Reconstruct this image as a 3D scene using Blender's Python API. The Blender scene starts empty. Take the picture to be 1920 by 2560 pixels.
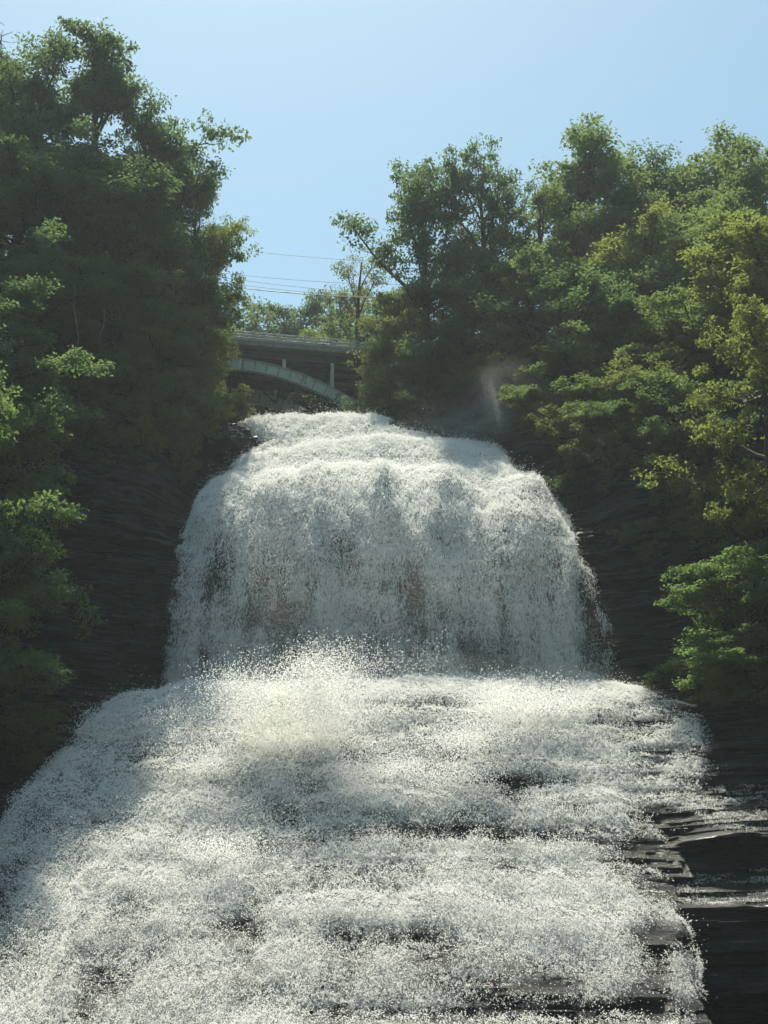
import bpy, math, random
import numpy as np
from mathutils import Vector, Matrix

# ------------------------------------------------------------------ camera, world, sun, exposure
C = bpy.context.scene.collection
SC = bpy.context.scene
F_PX, PITCH = 3717.0, math.radians(21.0)           # focal length in photo pixels (1920 x 2560), upward tilt
cam_d = bpy.data.cameras.new('camera')
cam = bpy.data.objects.new('camera', cam_d)
C.objects.link(cam)
cam.location = (0, 0, 0)
cam.rotation_euler = (math.radians(90) + PITCH, 0, 0)
cam_d.sensor_fit = 'VERTICAL'
cam_d.sensor_height = 24.0
cam_d.lens = 24.0 * F_PX / 2560.0
cam_d.clip_start = 0.1
cam_d.clip_end = 20000
SC.camera = cam

SUN_EL, SUN_AZ = math.radians(61), math.radians(-9.5)   # azimuth measured from +Y (view direction), negative = left
world = bpy.data.worlds.new('World')
SC.world = world
world.use_nodes = True
wn = world.node_tree
wn.nodes.clear()
sky = wn.nodes.new('ShaderNodeTexSky')
sky.sky_type = 'NISHITA'
sky.sun_disc = False
sky.sun_elevation = SUN_EL
sky.sun_rotation = SUN_AZ
sky.altitude = 150
sky.air_density = 1.0
sky.dust_density = 0.7
sky.ozone_density = 1.0
bg = wn.nodes.new('ShaderNodeBackground')
bg.inputs['Strength'].default_value = 0.10
wo = wn.nodes.new('ShaderNodeOutputWorld')
wb = wn.nodes.new('ShaderNodeMix'); wb.data_type = 'RGBA'; wb.blend_type = 'MULTIPLY'      # white balance of the whole sky
wb.inputs['Factor'].default_value = 1.0
wb.inputs['B'].default_value = (1.0, 1.17, 1.0, 1)
wn.links.new(sky.outputs[0], wb.inputs['A'])
wn.links.new(wb.outputs['Result'], bg.inputs[0])
wn.links.new(bg.outputs[0], wo.inputs[0])

sun_dir = Vector((math.sin(SUN_AZ) * math.cos(SUN_EL), math.cos(SUN_AZ) * math.cos(SUN_EL), math.sin(SUN_EL)))
sl = bpy.data.lights.new('sun', 'SUN')
sl.energy = 5.0
sl.angle = math.radians(0.5)
sl.color = (1.0, 0.965, 0.80)
so = bpy.data.objects.new('sun', sl)
C.objects.link(so)
so.location = sun_dir * 300
so.rotation_euler = sun_dir.to_track_quat('Z', 'Y').to_euler()

SC.view_settings.view_transform = 'Standard'
SC.view_settings.look = 'None'
SC.view_settings.gamma = 1.0
SC.view_settings.use_curve_mapping = False
SC.view_settings.exposure = 0.6
SC.render.engine = 'CYCLES'
SC.cycles.max_bounces = 9
SC.cycles.diffuse_bounces = 7
SC.cycles.adaptive_threshold = 0.015
SC.cycles.glossy_bounces = 2
SC.cycles.transmission_bounces = 6
SC.cycles.transparent_max_bounces = 12
SC.cycles.volume_bounces = 1
SC.cycles.use_denoising = True
SC.cycles.sample_clamp_indirect = 4.0
SC.cycles.caustics_reflective = False
SC.cycles.caustics_refractive = False

rng = np.random.default_rng(7)
random.seed(7)

# ------------------------------------------------------------------ helpers
def px_dir(px, py):
    u = (np.asarray(px, float) - 960) / F_PX
    v = (1280 - np.asarray(py, float)) / F_PX
    return u, math.cos(PITCH) - v * math.sin(PITCH), math.sin(PITCH) + v * math.cos(PITCH)

def at(px, py, d):
    """point at forward distance d along the photo pixel's direction"""
    u, f, w = px_dir(px, py)
    t = d / f
    return u * t, f * t, w * t

def to_px(x, y, z):
    f = y * math.cos(PITCH) + z * math.sin(PITCH)
    v = -y * math.sin(PITCH) + z * math.cos(PITCH)
    return 960 + F_PX * x / f, 1280 - F_PX * v / f

def _hash(ix, iy, seed):
    h = (ix.astype(np.int64) * 374761393 + iy.astype(np.int64) * 668265263 + seed * 974634777) & 0xFFFFFFFF
    h = ((h ^ (h >> 13)) * 1274126177) & 0xFFFFFFFF
    h = ((h ^ (h >> 16)) * 2246822519) & 0xFFFFFFFF
    return ((h ^ (h >> 15)) & 0xFFFFFF) / float(0xFFFFFF)

def vn(x, y, seed=0):
    """value noise, 0..1"""
    x = np.asarray(x, float); y = np.asarray(y, float)
    xi = np.floor(x); yi = np.floor(y)
    fx = x - xi; fy = y - yi
    fx = fx * fx * (3 - 2 * fx); fy = fy * fy * (3 - 2 * fy)
    a = _hash(xi, yi, seed); b = _hash(xi + 1, yi, seed)
    c = _hash(xi, yi + 1, seed); d = _hash(xi + 1, yi + 1, seed)
    return (a * (1 - fx) + b * fx) * (1 - fy) + (c * (1 - fx) + d * fx) * fy

def fbm(x, y, seed=0, octs=4):
    s = 0; a = 1; t = 0
    for o in range(octs):
        s = s + a * vn(x * 2 ** o, y * 2 ** o, seed + 17 * o)
        t += a; a *= 0.5
    return s / t

def sstep(x, a, b):
    t = np.clip((np.asarray(x, float) - a) / (b - a), 0, 1)
    return t * t * (3 - 2 * t)

def mesh_arrays(name, verts, faces, smooth=True):
    verts = np.asarray(verts, np.float32); faces = np.asarray(faces, np.int32)
    me = bpy.data.meshes.new(name)
    n = faces.shape[1]
    me.vertices.add(len(verts)); me.vertices.foreach_set('co', verts.ravel())
    me.loops.add(faces.size); me.loops.foreach_set('vertex_index', faces.ravel())
    me.polygons.add(len(faces))
    me.polygons.foreach_set('loop_start', np.arange(0, faces.size, n, dtype=np.int32))
    me.update(calc_edges=True)
    me.polygons.foreach_set('use_smooth', np.full(len(faces), smooth))
    me.validate()
    return me

def link(name, me, mat=None, parent=None):
    o = bpy.data.objects.new(name, me)
    C.objects.link(o)
    if mat is not None and me is not None and not me.materials:
        me.materials.append(mat)
    if parent is not None:
        o.parent = parent
    return o

def tag(o, label=None, cat=None, group=None, kind=None):
    if label: o['label'] = label
    if cat: o['category'] = cat
    if group: o['group'] = group
    if kind: o['kind'] = kind
    return o

def empty(name, loc=(0, 0, 0), rz=0.0):
    o = bpy.data.objects.new(name, None)
    C.objects.link(o)
    o.location = loc
    o.rotation_euler = (0, 0, rz)
    o.empty_display_size = 0.5
    return o

class MB:
    def __init__(s): s.v = []; s.f = []
    def box(s, c, size, rot=None):
        b = len(s.v)
        for dx in (-.5, .5):
            for dy in (-.5, .5):
                for dz in (-.5, .5):
                    p = Vector((dx * size[0], dy * size[1], dz * size[2]))
                    if rot is not None: p = rot @ p
                    s.v.append(tuple(p + Vector(c)))
        for q in ((0, 1, 3, 2), (4, 6, 7, 5), (0, 4, 5, 1), (2, 3, 7, 6), (0, 2, 6, 4), (1, 5, 7, 3)):
            s.f.append(tuple(b + i for i in q))
        return s
    def bar(s, p, q, w, h):
        p = Vector(p); q = Vector(q); d = (q - p)
        rot = d.to_track_quat('X', 'Z').to_matrix()
        return s.box((p + q) / 2, (d.length, w, h), rot)
    def tube(s, pts, rad, n=6, cap=True):
        b = len(s.v); m = len(pts)
        for i, p in enumerate(pts):
            p = Vector(p)
            d = (Vector(pts[min(i + 1, m - 1)]) - Vector(pts[max(i - 1, 0)])).normalized()
            a = d.cross(Vector((0.31, 0.87, 0.12)) if abs(d.y) < .9 else Vector((1, 0, 0))).normalized()
            c = d.cross(a)
            r = rad[i] if hasattr(rad, '__len__') else rad
            for k in range(n):
                t = 2 * math.pi * k / n
                s.v.append(tuple(p + (a * math.cos(t) + c * math.sin(t)) * r))
        for i in range(m - 1):
            for k in range(n):
                s.f.append((b + i * n + k, b + i * n + (k + 1) % n, b + (i + 1) * n + (k + 1) % n, b + (i + 1) * n + k))
        if cap:
            s.f.append(tuple(b + k for k in range(n - 1, -1, -1)))
            s.f.append(tuple(b + (m - 1) * n + k for k in range(n)))
        return s
    def mesh(s, name, smooth=False):
        me = bpy.data.meshes.new(name)
        me.from_pydata(s.v, [], s.f); me.update()
        if smooth: me.polygons.foreach_set('use_smooth', [True] * len(me.polygons))
        return me
    def build(s, name, mat, parent=None, smooth=False, bevel=0.0):
        o = link(name, s.mesh(name, smooth), mat, parent)
        if bevel:
            m = o.modifiers.new('bevel', 'BEVEL'); m.width = bevel; m.segments = 1
        return o

# ------------------------------------------------------------------ materials
def new_mat(name):
    m = bpy.data.materials.new(name); m.use_nodes = True
    nt = m.node_tree; nt.nodes.clear()
    return m, nt, nt.nodes.new, nt.links.new

def ramp(nt, fac, stops):
    r = nt.nodes.new('ShaderNodeValToRGB')
    nt.links.new(fac, r.inputs[0])
    while len(r.color_ramp.elements) < len(stops): r.color_ramp.elements.new(0.5)
    for e, (p, c) in zip(r.color_ramp.elements, stops):
        e.position = p; e.color = (*c, 1) if len(c) == 3 else c
    return r.outputs[0]

def noise(nt, scale, detail=5, rough=0.6, vec=None, stretch=None, dist=0.0):
    n = nt.nodes.new('ShaderNodeTexNoise')
    n.inputs['Scale'].default_value = scale
    n.inputs['Detail'].default_value = detail
    n.inputs['Roughness'].default_value = rough
    n.inputs['Distortion'].default_value = dist
    if vec is None:
        vec = nt.nodes.new('ShaderNodeTexCoord').outputs['Object']
    if stretch:
        mp = nt.nodes.new('ShaderNodeMapping'); mp.inputs['Scale'].default_value = stretch
        nt.links.new(vec, mp.inputs[0]); vec = mp.outputs[0]
    nt.links.new(vec, n.inputs['Vector'])
    return n.outputs['Fac']

def simple(name, stops, scale, rough=0.7, bump=0.0, stretch=None, spec=0.3, metallic=0.0):
    m, nt, N, L = new_mat(name)
    p = N('ShaderNodeBsdfPrincipled'); o = N('ShaderNodeOutputMaterial')
    f = noise(nt, scale, 6, 0.65, None, stretch)
    L(ramp(nt, f, stops), p.inputs['Base Color'])
    p.inputs['Roughness'].default_value = rough
    p.inputs['Specular IOR Level'].default_value = spec
    p.inputs['Metallic'].default_value = metallic
    if bump:
        b = N('ShaderNodeBump'); b.inputs['Strength'].default_value = bump; b.inputs['Distance'].default_value = 0.05
        L(f, b.inputs['Height']); L(b.outputs[0], p.inputs['Normal'])
    L(p.outputs[0], o.inputs[0])
    return m

def rock_material():
    """dark layered shale: thin beds, lit faces and overhang shade painted in, wet gloss low down and near the water, moss and soil by attribute"""
    m, nt, N, L = new_mat('shale')
    p = N('ShaderNodeBsdfPrincipled'); o = N('ShaderNodeOutputMaterial')
    shaded_beds = noise(nt, 1.0, 5, 0.65, None, (0.16, 0.16, 7.0))
    blot = noise(nt, 0.5, 5, 0.6)
    fine = noise(nt, 1.0, 6, 0.7, None, (3.0, 3.0, 16.0))
    rip = noise(nt, 1.0, 4, 0.7, None, (7.0, 7.0, 26.0))
    c1 = ramp(nt, shaded_beds, [(0.34, (0.010, 0.011, 0.013)), (0.48, (0.024, 0.025, 0.028)), (0.58, (0.048, 0.052, 0.057)), (0.70, (0.14, 0.145, 0.15))])  # bed tones; pale and dark bands also paint in skylit faces and overhang shade
    c2 = ramp(nt, blot, [(0.3, (0.55, 0.58, 0.62)), (0.7, (1.1, 1.08, 1.04))])
    mu = N('ShaderNodeMix'); mu.data_type = 'RGBA'; mu.blend_type = 'MULTIPLY'; mu.inputs['Factor'].default_value = 1
    L(c1, mu.inputs['A']); L(c2, mu.inputs['B'])
    # plant cover
    at_ = N('ShaderNodeAttribute'); at_.attribute_name = 'cover'
    gr = ramp(nt, fine, [(0.3, (0.012, 0.020, 0.008)), (0.7, (0.035, 0.05, 0.016))])
    mg = N('ShaderNodeMix'); mg.data_type = 'RGBA'
    L(at_.outputs['Fac'], mg.inputs['Factor']); L(mu.outputs['Result'], mg.inputs['A']); L(gr, mg.inputs['B'])
    aw = N('ShaderNodeAttribute'); aw.attribute_name = 'wet'
    wd = N('ShaderNodeMix'); wd.data_type = 'RGBA'; wd.blend_type = 'MULTIPLY'; wd.inputs['B'].default_value = (0.42, 0.43, 0.45, 1)   # soaked stone is darker
    L(aw.outputs['Fac'], wd.inputs['Factor']); L(mg.outputs['Result'], wd.inputs['A'])
    L(wd.outputs['Result'], p.inputs['Base Color'])
    rr = N('ShaderNodeMapRange'); rr.inputs['To Min'].default_value = 0.75; rr.inputs['To Max'].default_value = 0.28
    L(aw.outputs['Fac'], rr.inputs['Value']); L(rr.outputs[0], p.inputs['Roughness'])
    p.inputs['Specular IOR Level'].default_value = 0.5
    b = N('ShaderNodeBump'); b.inputs['Strength'].default_value = 1.0; b.inputs['Distance'].default_value = 0.25
    b2 = N('ShaderNodeBump'); b2.inputs['Strength'].default_value = 0.8; b2.inputs['Distance'].default_value = 0.08
    L(rip, b2.inputs['Height']); L(b2.outputs[0], b.inputs['Normal'])
    L(fine, b.inputs['Height']); L(b.outputs[0], p.inputs['Normal'])
    L(p.outputs[0], o.inputs[0])
    return m

def leaf_material(name, dark, light, trans, tmix=0.5):
    m, nt, N, L = new_mat(name)
    o = N('ShaderNodeOutputMaterial')
    a = N('ShaderNodeAttribute'); a.attribute_name = 'jit'
    oi = N('ShaderNodeObjectInfo')
    mixv = N('ShaderNodeMix'); mixv.data_type = 'RGBA'
    mixv.inputs['A'].default_value = (*dark, 1); mixv.inputs['B'].default_value = (*light, 1)
    L(a.outputs['Fac'], mixv.inputs['Factor'])
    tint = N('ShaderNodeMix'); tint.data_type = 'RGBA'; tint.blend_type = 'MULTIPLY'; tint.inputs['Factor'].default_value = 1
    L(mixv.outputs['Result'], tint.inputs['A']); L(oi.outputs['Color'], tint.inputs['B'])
    p = N('ShaderNodeBsdfPrincipled'); p.inputs['Roughness'].default_value = 0.62
    p.inputs['Specular IOR Level'].default_value = 0.2
    L(tint.outputs['Result'], p.inputs['Base Color'])
    t = N('ShaderNodeBsdfTranslucent')
    tt = N('ShaderNodeMix'); tt.data_type = 'RGBA'; tt.blend_type = 'MULTIPLY'; tt.inputs['Factor'].default_value = 1
    tt.inputs['A'].default_value = (*trans, 1); L(oi.outputs['Color'], tt.inputs['B'])
    L(tt.outputs['Result'], t.inputs['Color'])
    ms = N('ShaderNodeMixShader'); ms.inputs[0].default_value = tmix
    L(p.outputs[0], ms.inputs[1]); L(t.outputs[0], ms.inputs[2]); L(ms.outputs[0], o.inputs[0])
    return m

def foam_material(name, tmix, col=(0.9, 0.9, 0.88)):
    m, nt, N, L = new_mat(name)
    o = N('ShaderNodeOutputMaterial')
    d = N('ShaderNodeBsdfDiffuse'); d.inputs['Color'].default_value = (*col, 1)
    t = N('ShaderNodeBsdfTranslucent'); t.inputs['Color'].default_value = (*col, 1)
    ms = N('ShaderNodeMixShader'); ms.inputs[0].default_value = tmix
    L(d.outputs[0], ms.inputs[1]); L(t.outputs[0], ms.inputs[2]); L(ms.outputs[0], o.inputs[0])
    return m

M_ROCK = rock_material()
M_LEAF = leaf_material('leaves', (0.066, 0.090, 0.052), (0.150, 0.185, 0.092), (0.21, 0.285, 0.080), 0.5)
M_BARK = simple('bark', [(0.3, (0.028, 0.024, 0.02)), (0.7, (0.085, 0.072, 0.06))], 3.0, 0.9, 0.6, (3, 3, 0.6))
M_DEAD = simple('dead_wood', [(0.3, (0.10, 0.095, 0.085)), (0.7, (0.22, 0.21, 0.185))], 3.0, 0.9, 0.4, (3, 3, 0.6))
M_FOAM = foam_material('foam', 0.5, (0.955, 0.945, 0.918))
M_SPRAY = foam_material('spray', 0.6, (0.95, 0.94, 0.915))
M_STEEL = simple('painted_steel', [(0.3, (0.30, 0.38, 0.35)), (0.75, (0.44, 0.52, 0.48))], 2.5, 0.5, 0.05)
M_STEELD = simple('dark_steel', [(0.3, (0.03, 0.038, 0.040)), (0.75, (0.065, 0.076, 0.076))], 2.5, 0.6, 0.05)
M_CONC = simple('concrete', [(0.3, (0.17, 0.165, 0.15)), (0.7, (0.31, 0.30, 0.27))], 2.0, 0.9, 0.25)
M_RAIL = simple('galvanised_rail', [(0.3, (0.32, 0.315, 0.30)), (0.7, (0.50, 0.49, 0.46))], 2.0, 0.55, 0.05)
M_ASPH = simple('asphalt', [(0.3, (0.035, 0.035, 0.036)), (0.7, (0.065, 0.065, 0.063))], 6.0, 0.9, 0.3)
M_WIRE = simple('cable', [(0.3, (0.012, 0.012, 0.013)), (0.7, (0.025, 0.025, 0.025))], 2.0, 0.6)
M_POLE = simple('pole_wood', [(0.3, (0.07, 0.05, 0.035)), (0.7, (0.14, 0.11, 0.08))], 3.0, 0.9, 0.4, (4, 4, 0.5))
M_SOIL = simple('ground_cover', [(0.3, (0.025, 0.03, 0.014)), (0.7, (0.06, 0.07, 0.03))], 0.6, 0.95, 0.4)

# ------------------------------------------------------------------ the rock face: depth y as a function of (x, z)
ZC = [-4, 2, 5.0, 7.8, 10, 13, 15.8, 19, 20.9, 21.7, 22.4, 26, 30, 34, 37, 38.8, 40.2, 41.2, 44.8, 45.3, 49.8, 50.5, 55, 58, 66, 74]
YC = [47, 58, 62.6, 67, 70, 74, 77, 80.5, 83.3, 86.8, 87.6, 88.2, 89.4, 91.4, 93.6, 95.6, 97.8, 98.9, 102.6, 104.6, 109.4, 112.5, 136, 146, 160, 420]
ZS = [-4, 2, 6.8, 7.8, 10, 13, 15.8, 19, 20.9, 21.7, 22.4, 28.5, 35, 39.4, 43.2, 53, 66, 69, 74]
YS = [47, 58, 65.4, 67, 70, 74, 77, 80.5, 83.3, 86.0, 87.2, 89.0, 91.0, 92.8, 95.6, 105, 119, 200, 420]
ZS2 = [-4, 2, 7.0, 8.3, 10.6, 13, 15.8, 19, 20.9, 21.7, 22.4, 28.5, 35, 39.4, 43.2, 48, 56, 64, 67, 74]
YS2 = [63.6, 64, 64.8, 68.2, 69.0, 74, 77, 80.5, 83.3, 86.0, 87.2, 89.0, 91.0, 92.8, 95.6, 104, 119, 134, 170, 420]

def gorge_x(z):
    z = np.asarray(z, float)
    return np.interp(z, [40, 46, 52, 55, 60, 70], [0, -1.5, -5, -8, -12, -14])

def terrace(z, H, k):
    f = z / H
    i = np.floor(f); r = f - i
    g = np.where(r < 0.72, r * 0.35, 0.252 + (r - 0.72) * (0.748 / 0.28))
    return H * (i + (1 - k) * r + k * g)

def face_y(x, z, strata=True):
    x = np.asarray(x, float); z = np.asarray(z, float)
    ax = np.abs(x)
    wob = (fbm(x * 0.10, z * 0.05, 3, 3) - 0.5)
    ze = z + 0.0135 * np.minimum(ax, 15) ** 2 * sstep(z, 27, 40) * (1 - sstep(z, 44, 50)) * (1 - sstep(ax, 13, 18))
    wrp = (fbm(x * 0.13, z * 0.10, 11, 3) - 0.5) * 3.6
    low = 1 - sstep(z, 18.5, 20.5)
    zt = np.where(z < 20.5, ze + low * (1 - 0.7 * sstep(x, 11.5, 14)) * (terrace(ze + wrp, 2.1, 0.52) - (ze + wrp)), ze)
    yc = np.interp(zt, ZC, YC)
    ys = np.where(x < 0, np.interp(z, ZS, YS), np.interp(z, ZS2, YS2))
    hw = np.interp(z, [7, 9, 20, 40, 46, 52, 56, 60, 66], [12.0, 12.6, 13, 12.5, 11, 9, 9.5, 11, 12])
    dx = np.abs(x - gorge_x(z))
    b = sstep(dx, hw, hw + np.interp(z, [7, 9, 40, 52, 60], [0.7, 3.0, 4.5, 4.5, 8]))
    y = yc * (1 - b) + ys * b
    wing = 0.30 * np.maximum(ax - 14, 0) + 0.055 * np.maximum(ax - 19, 0) ** 2
    y = y - wing * (1 - 0.6 * sstep(z, 50, 68))
    amp = np.interp(z, [0, 40, 52, 60], [1.2, 1.1, 1.2, 2.5])
    y = y + wob * amp
    if strata:
        # bedding: thin layers set back or proud, broken along their length
        zz = z + 0.12 * (vn(x * 0.15, z * 0.2, 21) - 0.5) + 0.012 * x
        k = (1.0 - sstep(z, 47, 53)) * (0.55 + 0.45 * np.maximum(sstep(z, 20, 23), 0.8 * sstep(ax, 11, 14)))
        for H, A, Lx, sd in ((1.15, 0.55, 0.30, 31), (0.44, 0.46, 0.8, 32), (0.21, 0.24, 1.5, 33)):
            lay = np.floor(zz / H)
            off = _hash(lay, lay * 0 + 5, sd)
            seg = vn(x * Lx * (0.4 + 0.6 * sstep(z, 20, 23)) + off * 40, lay * 7.3, sd + 3)
            y = y + k * A * (off * 0.5 + sstep(seg, 0.46, 0.54) - 0.75)
    return y

def surf_z(x, y):
    """height of the rock face / hillside at plan position (x, y)"""
    zs = np.arange(-2, 73, 0.25)
    ys = face_y(np.full_like(zs, x), zs, False)
    i = np.argmax(ys >= y) if (ys >= y).any() else len(zs) - 1
    return float(zs[i])

def hit(px, py, off=0.0):
    """where the direction of a photo pixel meets the rock face"""
    d = np.arange(50, 175, 0.1)
    x, y, z = at(px, py, d)
    g = d - (face_y(x, z, False) - off)
    i = int(np.argmax(g >= 0)) if (g >= 0).any() else len(d) - 1
    return float(x[i]), float(y[i]), float(z[i])

# --- water outline (photo rows -> positions on the rock face)
EDGE_L = [(600, 1030), (585, 1060), (610, 1085), (640, 1110), (575, 1140), (560, 1165), (505, 1225), (480, 1280), (455, 1325), (440, 1400), (426, 1480), (428, 1540), (415, 1620), (395, 1690), (385, 1735), (215, 1765), (130, 1850), (60, 1940), (0, 1985), (-60, 2080), (-140, 2300), (-200, 2560), (-220, 2700)]
EDGE_R = [(1000, 1070), (1150, 1105), (1285, 1125), (1290, 1160), (1345, 1205), (1395, 1260), (1405, 1310), (1432, 1375), (1455, 1430), (1485, 1500), (1505, 1560), (1515, 1620), (1525, 1690), (1560, 1722), (1700, 1748), (1780, 1772), (1800, 1850), (1830, 1950), (1800, 2030), (1720, 2090), (1710, 2200), (1720, 2270), (1740, 2400), (1745, 2560), (1745, 2700)]
def edge_curve(E):
    P = [hit(a, b, 0.7 if b < 1250 else 0.3) for a, b in E if b < 2561]
    P.sort(key=lambda p: p[2])
    return np.array([p[2] for p in P]), np.array([p[0] for p in P])
ZL, XL = edge_curve(EDGE_L)
ZR, XR = edge_curve(EDGE_R)
def water_l(z): return np.interp(z, ZL, XL) - 0.5 * sstep(z, 22, 25) * (1 - sstep(z, 36, 40))
def water_r(z): return np.interp(z, ZR, XR) + np.interp(z, [5.5, 7.5], [0.9, 0.0]) + 0.9 * sstep(z, 21, 24) * (1 - sstep(z, 34, 40))

# --- rock meshes
def rock_piece(name, x0, x1, dx, z0, z1, dz, skirt=False):
    xs = np.linspace(x0, x1, int(round((x1 - x0) / dx)) + 1); zs = np.arange(z0, z1 + 1e-6, dz)
    X, Z = np.meshgrid(xs, zs)
    Y = face_y(X, Z)
    V = np.stack([X, Y, Z], -1).reshape(-1, 3)
    nx, nz = len(xs), len(zs)
    i = np.arange(nz - 1)[:, None] * nx + np.arange(nx - 1)[None]
    Fc = np.stack([i, i + 1, i + nx + 1, i + nx], -1).reshape(-1, 4)
    me = mesh_arrays(name, V, Fc, smooth=False)
    PX, PY = to_px(X, Y, Z)
    n = fbm(X * 0.35, Z * 0.5, 71, 4)
    cover = sstep(Z + (n - .5) * 9, 43, 48) * (1 - (1 - sstep(Z, 52, 53)) * sstep(X, water_l(Z) - 1.5, water_l(Z)) * sstep(-X, -water_r(Z) - 1.5, -water_r(Z)))
    # moss and grass shelves low on the right wall and beside the fall on the left
    def blob(cx, cy, rx, ry): return np.exp(-(((PX - cx) / rx) ** 2 + ((PY - cy) / ry) ** 2))
    moss = blob(1560, 1580, 130, 60) + blob(1640, 1710, 170, 45) + blob(1470, 1400, 40, 120) + blob(430, 1270, 70, 50) + blob(330, 1690, 70, 45)
    cover = np.clip(np.maximum(cover, sstep(moss * (0.5 + n), 0.25, 0.75) * 0.9), 0, 1)
    wet = np.clip(1 - sstep(Z, 21, 23) * 0.9 * (1 - 0.7 * sstep(X, water_l(Z) - 4, water_l(Z)) * sstep(-X, -water_r(Z) - 3, -water_r(Z))), 0, 1) * (1 - cover) * (1 - sstep(Z, 51.5, 52.5))
    for nm, arr in (('cover', cover), ('wet', wet)):
        at_ = me.attributes.new(nm, 'FLOAT', 'POINT'); at_.data.foreach_set('value', arr.ravel().astype(np.float32))
    o = link(name, me, M_ROCK)
    tag(o, kind='structure')
    return o
cliff_l = rock_piece('cliff_left', -46, -13.0, 0.22, -4, 54, 0.065)
cliff_r = rock_piece('cliff_right', 13.0, 46, 0.22, -4, 54, 0.065)
bed = rock_piece('rock_bed', -13.0, 13.0, 0.2, -4, 54, 0.09)
tag(cliff_l, 'dark layered shale cliff on the left of the waterfall', None)
tag(cliff_r, 'dark layered shale cliff on the right of the waterfall', None)
tag(bed, 'dark stepped rock under the falling water', None)
hill = rock_piece('wooded_hillside', -120, 120, 1.0, 53.9, 74, 0.35)
tag(hill, 'wooded hillside and plateau above the falls')

gm = mesh_arrays('ground', [(-6000, -6000, -1.7), (6000, -6000, -1.7), (6000, 6000, -1.7), (-6000, 6000, -1.7)], [(0, 1, 2, 3)])
tag(link('ground', gm, M_SOIL), 'flat valley floor below the falls', kind='structure')
# the outer flanks of the hill, so that the valley side goes on beyond the frame
for sgn, nm in ((-1, 'valley_side_left'), (1, 'valley_side_right')):
    zs = np.linspace(-4, 74, 40)
    ye = face_y(np.full_like(zs, sgn * 46.0), zs, False)
    V = []; Fq = []
    for i, z in enumerate(zs):
        for j, xx in enumerate((46, 60, 90, 140, 220, 400)):
            V.append((sgn * xx, ye[i] - (0.9 * (xx - 46) if xx < 140 else 0.9 * 94 + 0.3 * (xx - 140)) + 3 * math.sin(xx * .3 + z * .2), z))
    for i in range(len(zs) - 1):
        for j in range(5):
            a = i * 6 + j
            Fq.append((a, a + 1, a + 7, a + 6))
    tag(link(nm, mesh_arrays(nm, V, Fq), M_SOIL), 'wooded valley side beyond the cliff', kind='structure')

# ------------------------------------------------------------------ water
def water_off(x, z):
    """how far the water stands off the rock: billows and lobes"""
    steep = sstep(z, 21.5, 23.5) * (1 - sstep(z, 38, 42))
    lob = (1 - steep) * fbm(x * 0.42, z * 0.34, 41, 3) + steep * fbm(x * 0.50, z * 0.16, 45, 3)
    fine = fbm(x * 1.5, z * 0.9, 43, 3)
    top = sstep(z, 38, 41)
    a = 0.12 + (0.50 + 1.3 * steep) * lob + (0.34 - 0.1 * top) * fine
    el = np.minimum(x - water_l(z), water_r(z) - x)
    return np.maximum(a, 0.03) * (0.12 + 0.88 * sstep(el, -0.3, 2.2))

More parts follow.
